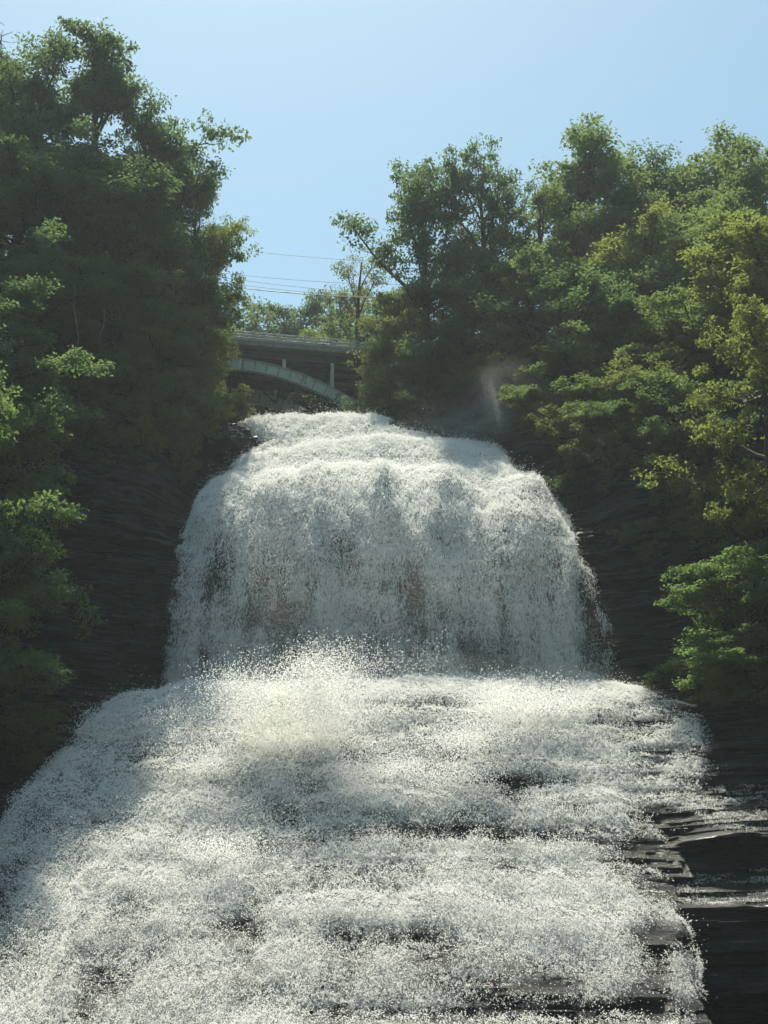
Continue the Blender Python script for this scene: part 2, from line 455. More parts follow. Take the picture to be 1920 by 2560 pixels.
def water_density(x, y, z):
    """0..1 how much white water there is"""
    el = np.minimum(x - water_l(z), water_r(z) - x)
    PX, PY = to_px(x, y, z)
    rag = (fbm(x * 0.9, z * 0.8, 51, 4) - .5)
    edge = sstep(el + rag * 1.6, -0.25, 1.3)
    steep = sstep(PY, 1230, 1400) * (1 - sstep(PY, 1690, 1725))
    streak = fbm(x * 0.55, z * 0.09, 53, 5)
    lumps = fbm(x * 0.55, z * 0.45, 57, 4)
    d = 1.0 - 0.08 * steep
    d = d - steep * (0.02 + sstep(PY, 1330, 1540) * (1.7 * np.maximum(streak - 0.47, 0) + 0.9 * np.maximum(lumps - 0.49, 0)))
    face = 1 - sstep((face_y(x, z + 0.3, False) - face_y(x, z - 0.3, False)) / 0.6, 0.35, 0.9)      # steep risers between the ledges
    lower = sstep(PY, 1730, 1800)
    d = d - (1 - steep) * 1.0 * np.maximum(lumps - 0.50, 0) - lower * face * (0.10 + 0.9 * np.maximum(lumps - 0.42, 0))
    bands = fbm(x * 0.16 + 3, z * 0.95, 59, 4)                  # foam thinned in bands to look like shadowed troughs under the ledges
    d = d - lower * (0.04 + 2.0 * np.maximum(bands - 0.535, 0) + 0.10 * sstep(PY, 2250, 2560))
    def blob(cx, cy, rx, ry): return np.exp(-(((PX - cx) / rx) ** 2 + ((PY - cy) / ry) ** 2))
    gaps = (0.75 * blob(715, 1560, 75, 130) + 0.55 * blob(940, 1600, 60, 130) + 0.55 * blob(1090, 1610, 80, 110) + 0.5 * blob(470, 1500, 25, 140)
            + 0.55 * blob(1370, 1440, 45, 120) + 0.5 * blob(560, 1470, 30, 120) + 0.45 * blob(850, 1420, 40, 60) + 0.3 * blob(1250, 1400, 60, 90)
            + 0.6 * blob(1600, 2165, 75, 45) + 0.4 * blob(1640, 2040, 60, 30) + 0.75 * blob(1640, 2420, 50, 160) + 0.52 * blob(1180, 2490, 170, 90)
            + 0.48 * blob(1430, 2520, 130, 80) + 0.25 * blob(300, 2480, 120, 90) + 0.2 * blob(40, 2200, 50, 120) + 0.35 * blob(800, 2250, 40, 50)
            + 0.35 * blob(700, 2060, 60, 40) + 0.35 * blob(1150, 2060, 60, 25) + 0.3 * blob(620, 2500, 120, 60) + 0.4 * blob(1490, 1300, 30, 60))
    d = d - gaps * (0.75 - 0.20 * steep) * (0.9 + 0.9 * rag)
    # thin film running out over the wet ledges on the right
    film = sstep(PX, 1490, 1720) * sstep(PY, 1730, 1770) * (1 - sstep(PY, 2250, 2300))
    hs = sstep(fbm(x * 0.30, z * 2.6, 58, 3) + 0.35 * (lumps - .5), 0.40, 0.56)
    d = d * (1 - film) + film * 0.85 * hs * np.clip(d, 0, 1)
    d = np.clip(d, 0, 1) * edge
    return d * sstep(d, 0.12, 0.42)

def rock_normal(x, z, e=0.25):
    gx = (face_y(x + e, z, False) - face_y(x - e, z, False)) / (2 * e)
    gz = (face_y(x, z + e, False) - face_y(x, z - e, False)) / (2 * e)
    n = np.stack([gx, -np.ones_like(gx), gz], -1)
    return n / np.linalg.norm(n, axis=-1, keepdims=True), np.sqrt(1 + gx ** 2 + gz ** 2)

def point_object(name, P, R, mat, label):
    me = bpy.data.meshes.new(name)
    me.vertices.add(len(P)); me.vertices.foreach_set('co', np.asarray(P, np.float32).ravel())
    a = me.attributes.new('rad', 'FLOAT', 'POINT'); a.data.foreach_set('value', np.asarray(R, np.float32))
    me.materials.append(mat)
    o = link(name, me)
    ng = bpy.data.node_groups.new(name + '_drops', 'GeometryNodeTree')
    ng.interface.new_socket('Geometry', in_out='INPUT', socket_type='NodeSocketGeometry')
    ng.interface.new_socket('Geometry', in_out='OUTPUT', socket_type='NodeSocketGeometry')
    gi = ng.nodes.new('NodeGroupInput'); go = ng.nodes.new('NodeGroupOutput')
    mp = ng.nodes.new('GeometryNodeMeshToPoints')
    na = ng.nodes.new('GeometryNodeInputNamedAttribute'); na.data_type = 'FLOAT'; na.inputs['Name'].default_value = 'rad'
    sm = ng.nodes.new('GeometryNodeSetMaterial'); sm.inputs['Material'].default_value = mat
    ng.links.new(gi.outputs[0], mp.inputs['Mesh']); ng.links.new(na.outputs['Attribute'], mp.inputs['Radius'])
    ng.links.new(mp.outputs[0], sm.inputs[0]); ng.links.new(sm.outputs[0], go.inputs[0])
    md = o.modifiers.new('drops', 'NODES'); md.node_group = ng
    tag(o, label, kind='stuff')
    return o

def film_points(n_try):
    """thin broken film of water trickling over the ledges right of the fall and rills left of the crest"""
    px = rng.uniform(1480, 1930, n_try); z = rng.uniform(5.5, 21.6, n_try)
    x = rng.uniform(9, 24, n_try)
    y = face_y(x, z)
    PX, PY = to_px(x, y, z)
    streak = fbm(x * 0.35, z * 3.2, 95, 3); blot = fbm(x * 0.5, z * 0.5, 96, 3)
    def box(a, b, c, d, e, f, g2, h): return sstep(PX, a, b) * (1 - sstep(PX, c, d)) * sstep(PY, e, f) * (1 - sstep(PY, g2, h))
    D = (1.0 * box(1540, 1600, 1690, 1800, 1755, 1775, 1960, 1990) + 0.55 * box(1650, 1720, 1860, 2000, 1950, 1970, 2060, 2085)
         + 0.45 * box(1680, 1720, 1900, 1990, 2165, 2185, 2250, 2270) + 0.30 * box(1690, 1720, 1770, 1850, 1880, 1900, 1940, 1960))
    D = D * sstep(streak + 0.5 * (blot - .5), 0.40, 0.62)
    g = 1 - np.abs(2 * vn(x * 4.0, z * 7.0, 97) - 1)
    k = rng.uniform(0, 1, n_try) < 0.7 * D * sstep(g, 0.2, 0.9)
    x, y, z = x[k], y[k], z[k]
    n, _ = rock_normal(x, z)
    P = np.stack([x, y, z], -1) + n * rng.uniform(0.02, 0.12, len(x))[:, None]
    return P, rng.uniform(0.008, 0.020, len(x))

def foam_points(n_try):
    x = rng.uniform(-24, 20, n_try); 
    # heights sampled more densely where the face lies back
    zt = np.linspace(0, 54.0, 1200)
    w = np.gradient(np.interp(zt, ZC, YC), zt) ** 2 + 1
    cdf = np.cumsum(np.sqrt(w)); cdf = (cdf - cdf[0]) / (cdf[-1] - cdf[0])
    z = np.interp(rng.uniform(0, 1, n_try), cdf, zt)
    k = (x > water_l(z) - 1.5) & (x < water_r(z) + 1.5)
    x, z = x[k], z[k]
    y = face_y(x, z, False)
    D = water_density(x, y, z)
    # grain: curled filaments about a hand wide, drawn out downwards in the free fall
    st = sstep(z, 21.5, 23.5) * (1 - sstep(z, 36, 40))
    wx = x + 0.35 * (vn(x * 2.1, z * 2.1, 81) - .5); wz = z + 0.35 * (vn(x * 2.1, z * 2.1, 82) - .5)
    rid = 1 - np.abs(2 * np.where(st > .5, vn(wx * 3.4, wz * 0.8, 83), vn(wx * 3.6, wz * 2.8, 83)) - 1)
    rid2 = 1 - np.abs(2 * np.where(st > .5, vn(wx * 8.0, wz * 2.4, 84), vn(wx * 8.0, wz * 6.0, 84)) - 1)
    g = 0.55 * rid + 0.45 * rid2
    keep = rng.uniform(0, 1, len(x)) < np.clip(D * 1.25 - 0.10, 0, 1) * sstep(g + (D - .5) * 0.9, 0.25, 0.95)
    x, y, z, D, g, st = x[keep], y[keep], z[keep], D[keep], g[keep], st[keep]
    n, _ = rock_normal(x, z)
    th = 0.15 + 0.85 * sstep(np.minimum(x - water_l(z), water_r(z) - x), -0.3, 2.2)
    off = water_off(x, z) * (0.35 + 0.65 * D) + (0.24 * g + rng.exponential(0.055, len(x))) * th
    P = np.stack([x, y, z], -1) + n * off[:, None]
    # every seed is a short thread of water running the way the flow goes
    flow = np.stack([rng.normal(0, 0.55 - 0.40 * st, len(x)), n[:, 2] * -1.0, n[:, 1]], -1)
    flow[:, 1] = -np.abs(n[:, 2]) ; flow[:, 2] = -np.abs(n[:, 1])
    flow /= np.linalg.norm(flow, axis=1, keepdims=True)
    bend = rng.normal(0, 0.30, (len(x), 1)) * np.array([[1.0, 0, 0]])
    sc = np.clip(y / 88, 0.7, 1.1)
    R = rng.uniform(0.010, 0.021, len(x)) * sc * (0.85 + 0.7 * rng.uniform(0, 1, len(x)) ** 4)
    step = (1.5 * R * (1.0 + 0.8 * st))[:, None]
    K = 4
    Ps = [P + flow * step * k + bend * step * (k - 1.5) ** 2 * 0.5 for k in range(K)]
    Rs = [R * (1 - 0.13 * k) for k in range(K)]
    return np.concatenate(Ps), np.concatenate(Rs)
P, R = foam_points(1950000)

P2, R2 = film_points(600000)
P = np.concatenate([P, P2]); R = np.concatenate([R, R2])
point_object('waterfall', P, R, M_FOAM, 'white foaming water tumbling down the stepped rock face')

# continuous milky sheet inside the foam
def water_sheet():
    xs = np.arange(-24, 20.01, 0.16); zs = np.arange(0, 53.6, 0.16)
    X, Z = np.meshgrid(xs, zs)
    Y = face_y(X, Z, False)
    D = water_density(X, Y, Z)
    n, _ = rock_normal(X, Z)
    off = water_off(X, Z) * (0.35 + 0.65 * D) * 0.9
    V = np.stack([X, Y, Z], -1) + n * off[..., None]
    nx, nz = len(xs), len(zs)
    i = np.arange(nz - 1)[:, None] * nx + np.arange(nx - 1)[None]
    Fc = np.stack([i, i + 1, i + nx + 1, i + nx], -1).reshape(-1, 4)
    d = (D * (1 - 0.12 * sstep(Z, 22, 24) * (1 - sstep(Z, 34, 38)))).ravel()
    Fc = Fc[d[Fc].max(1) > 0.12]
    used = np.unique(Fc); mp = np.zeros(len(d), np.int32); mp[used] = np.arange(len(used))
    me = mesh_arrays('water_sheet', V.reshape(-1, 3)[used], mp[Fc])
    a = me.attributes.new('dens', 'FLOAT', 'POINT'); a.data.foreach_set('value', d[used].astype(np.float32))
    m, nt, N, L = new_mat('white_water')
    o = N('ShaderNodeOutputMaterial')
    df = N('ShaderNodeBsdfDiffuse'); df.inputs['Color'].default_value = (0.95, 0.945, 0.925, 1)
    tr = N('ShaderNodeBsdfTranslucent'); tr.inputs['Color'].default_value = (0.95, 0.945, 0.925, 1)
    ms = N('ShaderNodeMixShader'); ms.inputs[0].default_value = 0.5
    L(df.outputs[0], ms.inputs[1]); L(tr.outputs[0], ms.inputs[2])
    tp = N('ShaderNodeBsdfTransparent')
    at_ = N('ShaderNodeAttribute'); at_.attribute_name = 'dens'
    nA = noise(nt, 2.2, 6, 0.78, None, (1.0, 1.0, 0.6), 0.6)
    nB = noise(nt, 6.5, 4, 0.7, None, (1.0, 1.0, 0.7), 1.2)
    mx_ = N('ShaderNodeMix'); mx_.inputs[0].default_value = 0.5; L(nA, mx_.inputs[2]); L(nB, mx_.inputs[3]); nz_ = mx_.outputs[0]
    ma = N('ShaderNodeMath'); ma.operation = 'MULTIPLY_ADD'; ma.inputs[1].default_value = 1.0
    L(at_.outputs['Fac'], ma.inputs[0])
    mb = N('ShaderNodeMath'); mb.operation = 'SUBTRACT'; mb.inputs[1].default_value = 0.5; L(nz_, mb.inputs[0])
    mc = N('ShaderNodeMath'); mc.operation = 'MULTIPLY'; mc.inputs[1].default_value = 2.6; L(mb.outputs[0], mc.inputs[0])
    L(mc.outputs[0], ma.inputs[2])
    mr = N('ShaderNodeMapRange'); mr.inputs['From Min'].default_value = 0.44; mr.inputs['From Max'].default_value = 1.0; mr.inputs['To Max'].default_value = 0.9
    L(ma.outputs[0], mr.inputs['Value'])
    m2 = N('ShaderNodeMixShader'); L(mr.outputs[0], m2.inputs[0]); L(tp.outputs[0], m2.inputs[1]); L(ms.outputs[0], m2.inputs[2])
    b = N('ShaderNodeBump'); b.inputs['Strength'].default_value = 0.8; b.inputs['Distance'].default_value = 0.2
    L(nz_, b.inputs['Height']); L(b.outputs[0], df.inputs['Normal']); L(b.outputs[0], tr.inputs['Normal'])
    L(m2.outputs[0], o.inputs[0])
    s = link('water', me, m)
    tag(s, 'sheet of white water running down over the rock ledges', kind='structure')
water_sheet()

# spray thrown up where the water strikes the shelf and along the lips
def spray(n_total):
    Ps, Rs = [], []
    plumes = [(800, 1890, 2.8, 5.4, 95000, 0.05), (690, 1910, 2.6, 4.6, 65000, -.2), (1270, 1830, 2.4, 2.4, 30000, .05), (1390, 1800, 2.6, 1.2, 14000, .1), (1170, 1910, 2.6, 2.0, 24000, 0),
              (880, 2010, 0.9, 2.2, 9000, 0), (1120, 1990, 3.0, 1.4, 14000, 0), (520, 1960, 2.0, 1.8, 9000, 0), (980, 1960, 1.6, 1.6, 8000, 0),
              (560, 2170, 2.4, 1.2, 10000, 0), (330, 1840, 3.0, 1.0, 8000, -.2)]
    for cx, cy, w, h, n, lean in plumes:
        x0, y0, z0 = hit(cx, cy)
        # ballistic jets in bundles
        n = int(n * 0.24); nb = 160
        bx = rng.normal(0, w * 0.42, nb); bv = rng.uniform(0.3, 1, nb) ** 0.7; ba = rng.normal(lean, 0.28, nb); by = rng.normal(0, .8, nb)
        k = rng.integers(0, nb, n)
        t = rng.uniform(0, 1, n) ** 0.8
        px = x0 + bx[k] + ba[k] * h * bv[k] * t * 1.2 + rng.normal(0, 0.10 + 0.55 * t, n)
        pz = z0 + h * bv[k] * (1 - (1 - t) ** 2) + rng.normal(0, 0.08 + 0.40 * t, n)
        py = y0 - 0.6 + by[k] - t * 0.9 + rng.normal(0, 0.3, n)
        Ps.append(np.stack([px, py, pz], -1)); Rs.append(rng.uniform(0.010, 0.026, n))
    # fine veil of droplets hanging in front of the upper fall and the shelf
    n = 420000
    x = rng.uniform(-15, 16, n); z = rng.uniform(19.5, 37, n)
    el = np.minimum(x - water_l(z), water_r(z) - x)
    cl = fbm(x * 0.30, z * 0.22, 99, 4)
    k = rng.uniform(0, 1, n) < sstep(el, 0.2, 2.2) * sstep(cl, 0.25, 0.7) * (0.35 + 0.65 * sstep(-z, -33, -23))
    x, z = x[k], z[k]
    y = face_y(x, z, False) - 0.5 - rng.uniform(0, 2.0, len(x))
    Ps.append(np.stack([x, y, z], -1)); Rs.append(rng.uniform(0.006, 0.015, len(x)))
    # fringe of thrown drops above the lips at the top and off the edges
    n = 130000
    x = rng.uniform(-22, 18, n); z = rng.uniform(0, 53.4, n)
    D = water_density(x, face_y(x, z, False), z)
    k = (rng.uniform(0, 1, n) < D)
    x, z, D = x[k], z[k], D[k]
    y = face_y(x, z, False)
    nn, _ = rock_normal(x, z)
    clump = fbm(x * 0.8, z * 0.8, 91, 3)
    th = 0.1 + 0.9 * sstep(np.minimum(x - water_l(z), water_r(z) - x), -0.3, 2.2)
    off = water_off(x, z) + rng.exponential(0.32, len(x)) * (0.2 + 1.4 * clump) * th
    P = np.stack([x, y, z], -1) + nn * off[:, None]
    P[:, 2] += rng.exponential(0.14, len(x)) * th
    Ps.append(P); Rs.append(rng.uniform(0.008, 0.024, len(x)))
    return np.concatenate(Ps), np.concatenate(Rs)
P, R = spray(0)
point_object('spray', P, R, M_SPRAY, 'fine white spray thrown up where the water strikes the ledges')

# ------------------------------------------------------------------ bridge
def build_bridge():
    x0, y0, _ = at(590, 905, 124.4)
    br = empty('arch_bridge', (x0, y0, 0), math.radians(10.5))
    tag(br, 'pale green steel arch road bridge with open metal railing above the falls', 'bridge')
    L0, L1 = -26, 26
    ZT = 64.95
    W = 8.6
    MB().box(((L0 + L1) / 2, W / 2, ZT - 0.16), (L1 - L0, W, 0.32)).build('deck_slab', M_CONC, br)
    MB().box(((L0 + L1) / 2, W / 2, ZT + 0.05), (L1 - L0, W - 1.6, 0.09)).build('road_surface', M_ASPH, br)
    for yy in (0.24, W - 0.24):
        MB().box(((L0 + L1) / 2, yy, ZT + 0.13), (L1 - L0, 0.52, 0.25)).build('kerb', M_CONC, br, bevel=0.02)
    for yy in (0.16, W - 0.16):
        for k in range(int((L1 - L0) / 2.45) + 1):
            s = L0 + 0.6 + k * 2.45
            MB().box((s, yy, ZT + 0.76), (0.17, 0.15, 1.0)).build('railing_post', M_RAIL, br, bevel=0.01)
        sg = -1 if yy < 1 else 1
        for zz, hh in ((0.50, 0.20), (0.82, 0.20), (1.14, 0.11)):
            MB().box(((L0 + L1) / 2, yy - sg * 0.11, ZT + zz), (L1 - L0, 0.07, hh)).build('railing_bar', M_RAIL, br, bevel=0.01)
    RY = (0.95, W - 0.95)
    for yy in RY:
        MB().box(((L0 + L1) / 2, yy, ZT - 0.32 - 0.42), (L1 - L0, 0.30, 0.83)).build('edge_girder', M_STEELD, br)
    for k in range(11):
        s = -23 + k * 4.6
        MB().box((s, W / 2, ZT - 0.32 - 0.32), (0.22, RY[1] - RY[0] - 0.32, 0.6)).build('floor_beam', M_STEELD, br)
    for q in (2.6, 4.3, 6.0):
        MB().box(((L0 + L1) / 2, q, ZT - 0.32 - 0.78), (L1 - L0, 0.2, 0.28)).build('stringer', M_STEELD, br)
    def arch(s): return 63.45 - 0.0262 * s * s
    SP = 17.5
    ss = np.linspace(-SP, SP, 41)
    for yy in RY:
        m = MB()
        top = [(s, arch(s)) for s in ss]
        nrm = [Vector((0.0524 * s, 1)).normalized() for s in ss]
        dep = 1.0
        for i, (s, z) in enumerate(top):
            n = nrm[i]
            for y_ in (yy - 0.045, yy + 0.045):
                m.v.append((s, y_, z)); m.v.append((s - n.x * dep, y_, z - n.y * dep))
        for i in range(len(top) - 1):
            a = 4 * i; b = a + 4
            m.f += [(a, a + 1, b + 1, b), (a + 2, b + 2, b + 3, a + 3), (a, b, b + 2, a + 2), (a + 1, a + 3, b + 3, b + 1)]
        m.f += [(0, 2, 3, 1), (len(m.v) - 4, len(m.v) - 3, len(m.v) - 1, len(m.v) - 2)]
        rib = m.build('arch_rib', M_STEEL, br)
        for dd, th in ((-0.03, 0.06), (dep + 0.03, 0.06)):
            f = MB()
            for i in range(len(top) - 1):
                n = nrm[i]; n2 = nrm[i + 1]
                p = Vector((top[i][0] - n.x * dd, yy, top[i][1] - n.y * dd)); q = Vector((top[i + 1][0] - n2.x * dd, yy, top[i + 1][1] - n2.y * dd))
                f.bar(p, q + (q - p) * 0.002, 0.46, th)
            f.build('flange', M_STEEL, rib)
        for s in np.arange(-16.5, 16.6, 1.15):
            n = Vector((0.0524 * s, 1)).normalized()
            p = Vector((s, yy, arch(s))); q = p - Vector((n.x, 0, n.y)) * dep
            MB().bar(p, q, 0.30, 0.05).build('stiffener', M_STEELD, rib)
        for s in (-13.8, -9.2, -4.6, 4.6, 9.2, 13.8):
            zt = ZT - 0.32 - 0.83
            if zt - arch(s) > 0.1:
                MB().box((s, yy, (zt + arch(s)) / 2), (0.32, 0.32, zt - arch(s) + 0.04)).build('spandrel_column', M_STEEL, br)
    for s in (-13.8, -9.2, -4.6, 0, 4.6, 9.2, 13.8):
        MB().bar((s, RY[0] + .25, arch(s) - 0.5), (s, RY[1] - .25, arch(s) - 0.5), 0.18, 0.24).build('cross_brace', M_STEELD, br)
    for s in (-9.2, -4.6, 0, 4.6):
        MB().bar((s, RY[0] + .3, arch(s) - 0.62), (s + 4.6, RY[1] - .3, arch(s + 4.6) - 0.62), 0.12, 0.12).build('diagonal_brace', M_STEELD, br)
    for sg in (-1, 1):
        MB().box((sg * 17.9, W / 2, 55.5), (2.4, W + 0.8, 5.2)).build('arch_footing', M_CONC, br, bevel=0.05)
        MB().box((sg * 24.6, W / 2, 60.4), (2.8, W + 0.6, 7.6)).build('abutment', M_CONC, br, bevel=0.05)
    for s in (-3.2, 8.4):
        MB().tube([(s, 0.05, ZT - 0.3), (s, 0.05, ZT - 1.3)], 0.05, 6).build('drain_pipe', M_STEELD, br)
    return br
build_bridge()

# utility lines crossing in front of the bridge
def build_wires():
    pl = at(330, 700, 119); pr = at(1230, 770, 124)
    zl = surf_z(pl[0], pl[1]); zr = surf_z(pr[0], pr[1])
    lines = [(600, 623, 900, 647, .018), (670, 690, 780, 697, .018), (610, 699, 790, 716, .02), (610, 711, 780, 726, .02), (610, 719, 990, 745, .038)]
    labs = ['topmost thin overhead wire, alone against the sky', 'second overhead wire from the top', 'third overhead wire from the top', 'fourth overhead wire, just above the thick cable', 'thick black lowest overhead cable crossing before the trees']
    for (a, b, c, d, r), lab in zip(lines, labs):
        P = Vector(at(a, b, 120.5)); Q = Vector(at(c, d, 122.2))
        dr = (Q - P) / (Q.x - P.x)
        A = P + dr * (pl[0] - P.x); B = Q + dr * (pr[0] - Q.x)
        pts = []
        for k in range(33):
            t = k / 32
            p = A.lerp(B, t); p.z += 1.0 * (2 * t - 1) ** 2 - 0.25
            pts.append(p)
        o = MB().tube(pts, r, 5).build('overhead_wire', M_WIRE)
        tag(o, lab, 'wire', 'utility wires above the bridge')
    for (x, y, z), zb, lab in ((pl, zl, 'wooden utility pole hidden among the left trees'), (pr, zr, 'wooden utility pole hidden among the right trees')):
        p = empty('utility_pole', (x, y, zb - 0.5)); tag(p, lab, 'pole')
        MB().tube([(0, 0, 0), (0, 0, 78 - zb)], [0.17, 0.11], 8).build('post', M_POLE, p, True)
        MB().box((0, 0, 76.5 - zb), (0.12, 2.2, 0.14)).build('crossarm', M_POLE, p)
build_wires()

# ------------------------------------------------------------------ trees
def make_tree_mesh(name, seed, H=20.0, RC=5.0, base=0.22, limbs=13, subs=6, twigs=4, leaves=34, leaf=0.26, shape='oval', clump=0.75, lean=0.0, bare=False, up=0.55):
    r = random.Random(seed); g = np.random.default_rng(seed)
    wood = MB()
    n = 12
    tp = []
    wx = wy = 0.0
    for i in range(n + 1):
        t = i / n
        tp.append(Vector((wx + lean * H * t * t, wy, H * 0.84 * t)))
        wx += r.gauss(0, 0.11); wy += r.gauss(0, 0.11)
    tr = [0.02 * H * (1 - 0.9 * (i / n)) ** 0.9 + 0.015 for i in range(n + 1)]
    tp[0].z = -1.5
    wood.tube(tp, tr, 8)
    def trunk_at(t):
        f = t * n; i = min(int(f), n - 1)
        return tp[i].lerp(tp[i + 1], f - i)
    def env(t):                                    # crown radius along the height
        q = (t - base) / (1 - base)
        if shape == 'oval': return RC * max(0.62, math.sin(math.pi * min(max(q, 0.06), 0.93) ** 1.15) ** 0.5)
        if shape == 'round': return RC * math.sqrt(max(0.36, 1 - (2 * q - 1.1) ** 2))
        if shape == 'vase': return RC * (0.35 + 0.75 * math.sin(math.pi * min(q, .93) ** 1.4) ** 0.7)
        return RC * (1.05 - 0.9 * q)
    tips = []
    for k in range(limbs):
        t = base + (0.97 - base) * ((k + r.uniform(0.1, .9)) / limbs)
        az = k * 2.39996 + r.uniform(-.5, .5)
        Ln = env(t) * r.choice((0.62, 0.8, 0.95, 1.05, 1.3)) * r.uniform(0.9, 1.1)
        el = up * r.uniform(0.5, 1.3) + 1.0 * max(0, t - 0.55) / 0.45
        st = trunk_at(max(t - 0.10 - 0.12 * r.random(), base * 0.7))
        d = Vector((math.cos(az) * math.cos(el), math.sin(az) * math.cos(el), math.sin(el)))
        pts = [st]; m = 6
        for i in range(m):
            d = (d + Vector((r.gauss(0, .16), r.gauss(0, .16), r.gauss(0.02, .12)))).normalized()
            pts.append(pts[-1] + d * Ln / m)
        rb = 0.30 * tr[min(int(t * n), n)] + 0.012 * Ln
        wood.tube(pts, [rb * (1 - 0.82 * i / m) + 0.008 for i in range(m + 1)], 5, False)
        for j in range(subs):
            q = 0.30 + 0.70 * (j + r.random()) / subs
            f = q * m; i = min(int(f), m - 1)
            p = pts[i].lerp(pts[i + 1], f - i)
            dd = (d + Vector((r.gauss(0, .75), r.gauss(0, .75), r.gauss(0.12, .45)))).normalized()
            sl = RC * r.uniform(0.16, 0.34)
            sp = [p]
            for _ in range(3):
                dd = (dd + Vector((r.gauss(0, .25), r.gauss(0, .25), r.gauss(0, .2)))).normalized()
                sp.append(sp[-1] + dd * sl / 3)
            wood.tube(sp, [q_ * (1.9 if bare else 1) for q_ in (0.035, 0.025, 0.017, 0.01)], 4, False)
            for w in range(twigs):
                f = (0.35 + 0.65 * (w + r.random()) / twigs) * 3; i = min(int(f), 2)
                a = sp[i].lerp(sp[i + 1], f - i)
                e = (dd + Vector((r.gauss(0, .9), r.gauss(0, .9), r.gauss(0, .5)))).normalized()
                b = a + e * r.uniform(0.25, 0.75)
                if bare or r.random() < 0.35: wood.tube([a, b], [0.026, 0.014] if bare else [0.014, 0.006], 3, False)
                if r.random() > 0.14: tips.append((b, e))
    wm = wood.mesh(name + '_wood', True); wm.materials.append(M_BARK)
    if bare: return wm, None
    T = np.array([tuple(p) for p, _ in tips]); E = np.array([tuple(e) for _, e in tips])
    nl = len(T) * leaves
    k = np.repeat(np.arange(len(T)), leaves)
    sz = g.uniform(0.55, 1.25, len(T))[k] * clump
    o = g.normal(0, 1, (nl, 3)); o /= np.linalg.norm(o, axis=1, keepdims=True) + 1e-9
    o *= (g.uniform(0, 1, nl) ** 0.5)[:, None]
    c = T[k] + o * np.stack([sz, sz, sz * 0.55], -1) + E[k] * 0.1
    rad = o.copy(); rad[:, 2] *= 0.6
    a = rad + g.normal(0, 0.55, (nl, 3)); a[:, 2] -= 0.35
    a /= np.linalg.norm(a, axis=1, keepdims=True) + 1e-9
    upv = np.array([0, 0, 1.0]) + g.normal(0, 0.55, (nl, 3)) + o * 0.4
    b = np.cross(a, upv); b /= np.linalg.norm(b, axis=1, keepdims=True) + 1e-9
    nn = np.cross(b, a)
    Lf = leaf * g.uniform(0.65, 1.25, nl)[:, None]
    v0 = c - a * Lf * 0.5; v2 = c + a * Lf * 0.5
    v1 = c + b * Lf * 0.30 + nn * Lf * 0.10 - a * Lf * 0.08; v3 = c - b * Lf * 0.30 + nn * Lf * 0.10 - a * Lf * 0.08
    V = np.stack([v0, v1, v2, v3], 1).reshape(-1, 3)
    i0 = np.arange(nl) * 4
    Fc = np.concatenate([np.stack([i0, i0 + 1, i0 + 2], -1), np.stack([i0, i0 + 2, i0 + 3], -1)])
    cm = mesh_arrays(name + '_leaves', V, Fc, smooth=False)
    jit = np.clip(g.uniform(0, 1, len(T))[k] * 0.55 + g.uniform(0, 0.45, nl), 0, 1)
    at_ = cm.attributes.new('jit', 'FLOAT', 'POINT'); at_.data.foreach_set('value', np.repeat(jit, 4).astype(np.float32))
    cm.materials.append(M_LEAF)
    return wm, cm

KINDS = {}
def kind(key, **kw): KINDS[key] = (make_tree_mesh(key, **kw), kw.get('H', 20.0), kw.get('RC', 5.0))
kind('oak', seed=11, H=20, RC=5.2, base=0.14, limbs=24, subs=9, twigs=4, leaves=46, leaf=0.27, shape='round', clump=0.95)
kind('ash', seed=23, H=20, RC=4.6, base=0.08, limbs=26, subs=8, twigs=4, leaves=46, leaf=0.25, shape='oval', clump=0.9)
kind('maple', seed=37, H=20, RC=5.2, base=0.06, limbs=26, subs=9, twigs=4, leaves=44, leaf=0.28, shape='oval', clump=0.95, up=0.3)
kind('oak2', seed=19, H=20, RC=5.4, base=0.10, limbs=23, subs=9, twigs=4, leaves=44, leaf=0.28, shape='oval', clump=0.85, up=0.5, lean=0.05)
kind('maple2', seed=67, H=20, RC=5.4, base=0.05, limbs=24, subs=9, twigs=4, leaves=44, leaf=0.25, shape='round', clump=0.8, up=0.25, lean=-0.05)
kind('open', seed=41, H=20, RC=5.4, base=0.30, limbs=20, subs=9, twigs=4, leaves=42, leaf=0.26, shape='vase', clump=0.85, up=0.5)
kind('locust', seed=53, H=20, RC=6.0, base=0.32, limbs=11, subs=7, twigs=5, leaves=22, leaf=0.20, shape='vase', clump=0.7, up=0.45)
kind('near', seed=61, H=20, RC=5.6, base=0.04, limbs=30, subs=10, twigs=5, leaves=30, leaf=0.25, shape='oval', clump=0.68, up=0.15)
kind('bush', seed=71, H=5, RC=2.6, base=0.03, limbs=12, subs=6, twigs=4, leaves=40, leaf=0.20, shape='round', clump=0.55, up=0.6)
kind('bare', seed=83, H=20, RC=4.5, base=0.35, limbs=11, subs=6, twigs=5, shape='vase', bare=True, up=0.6)

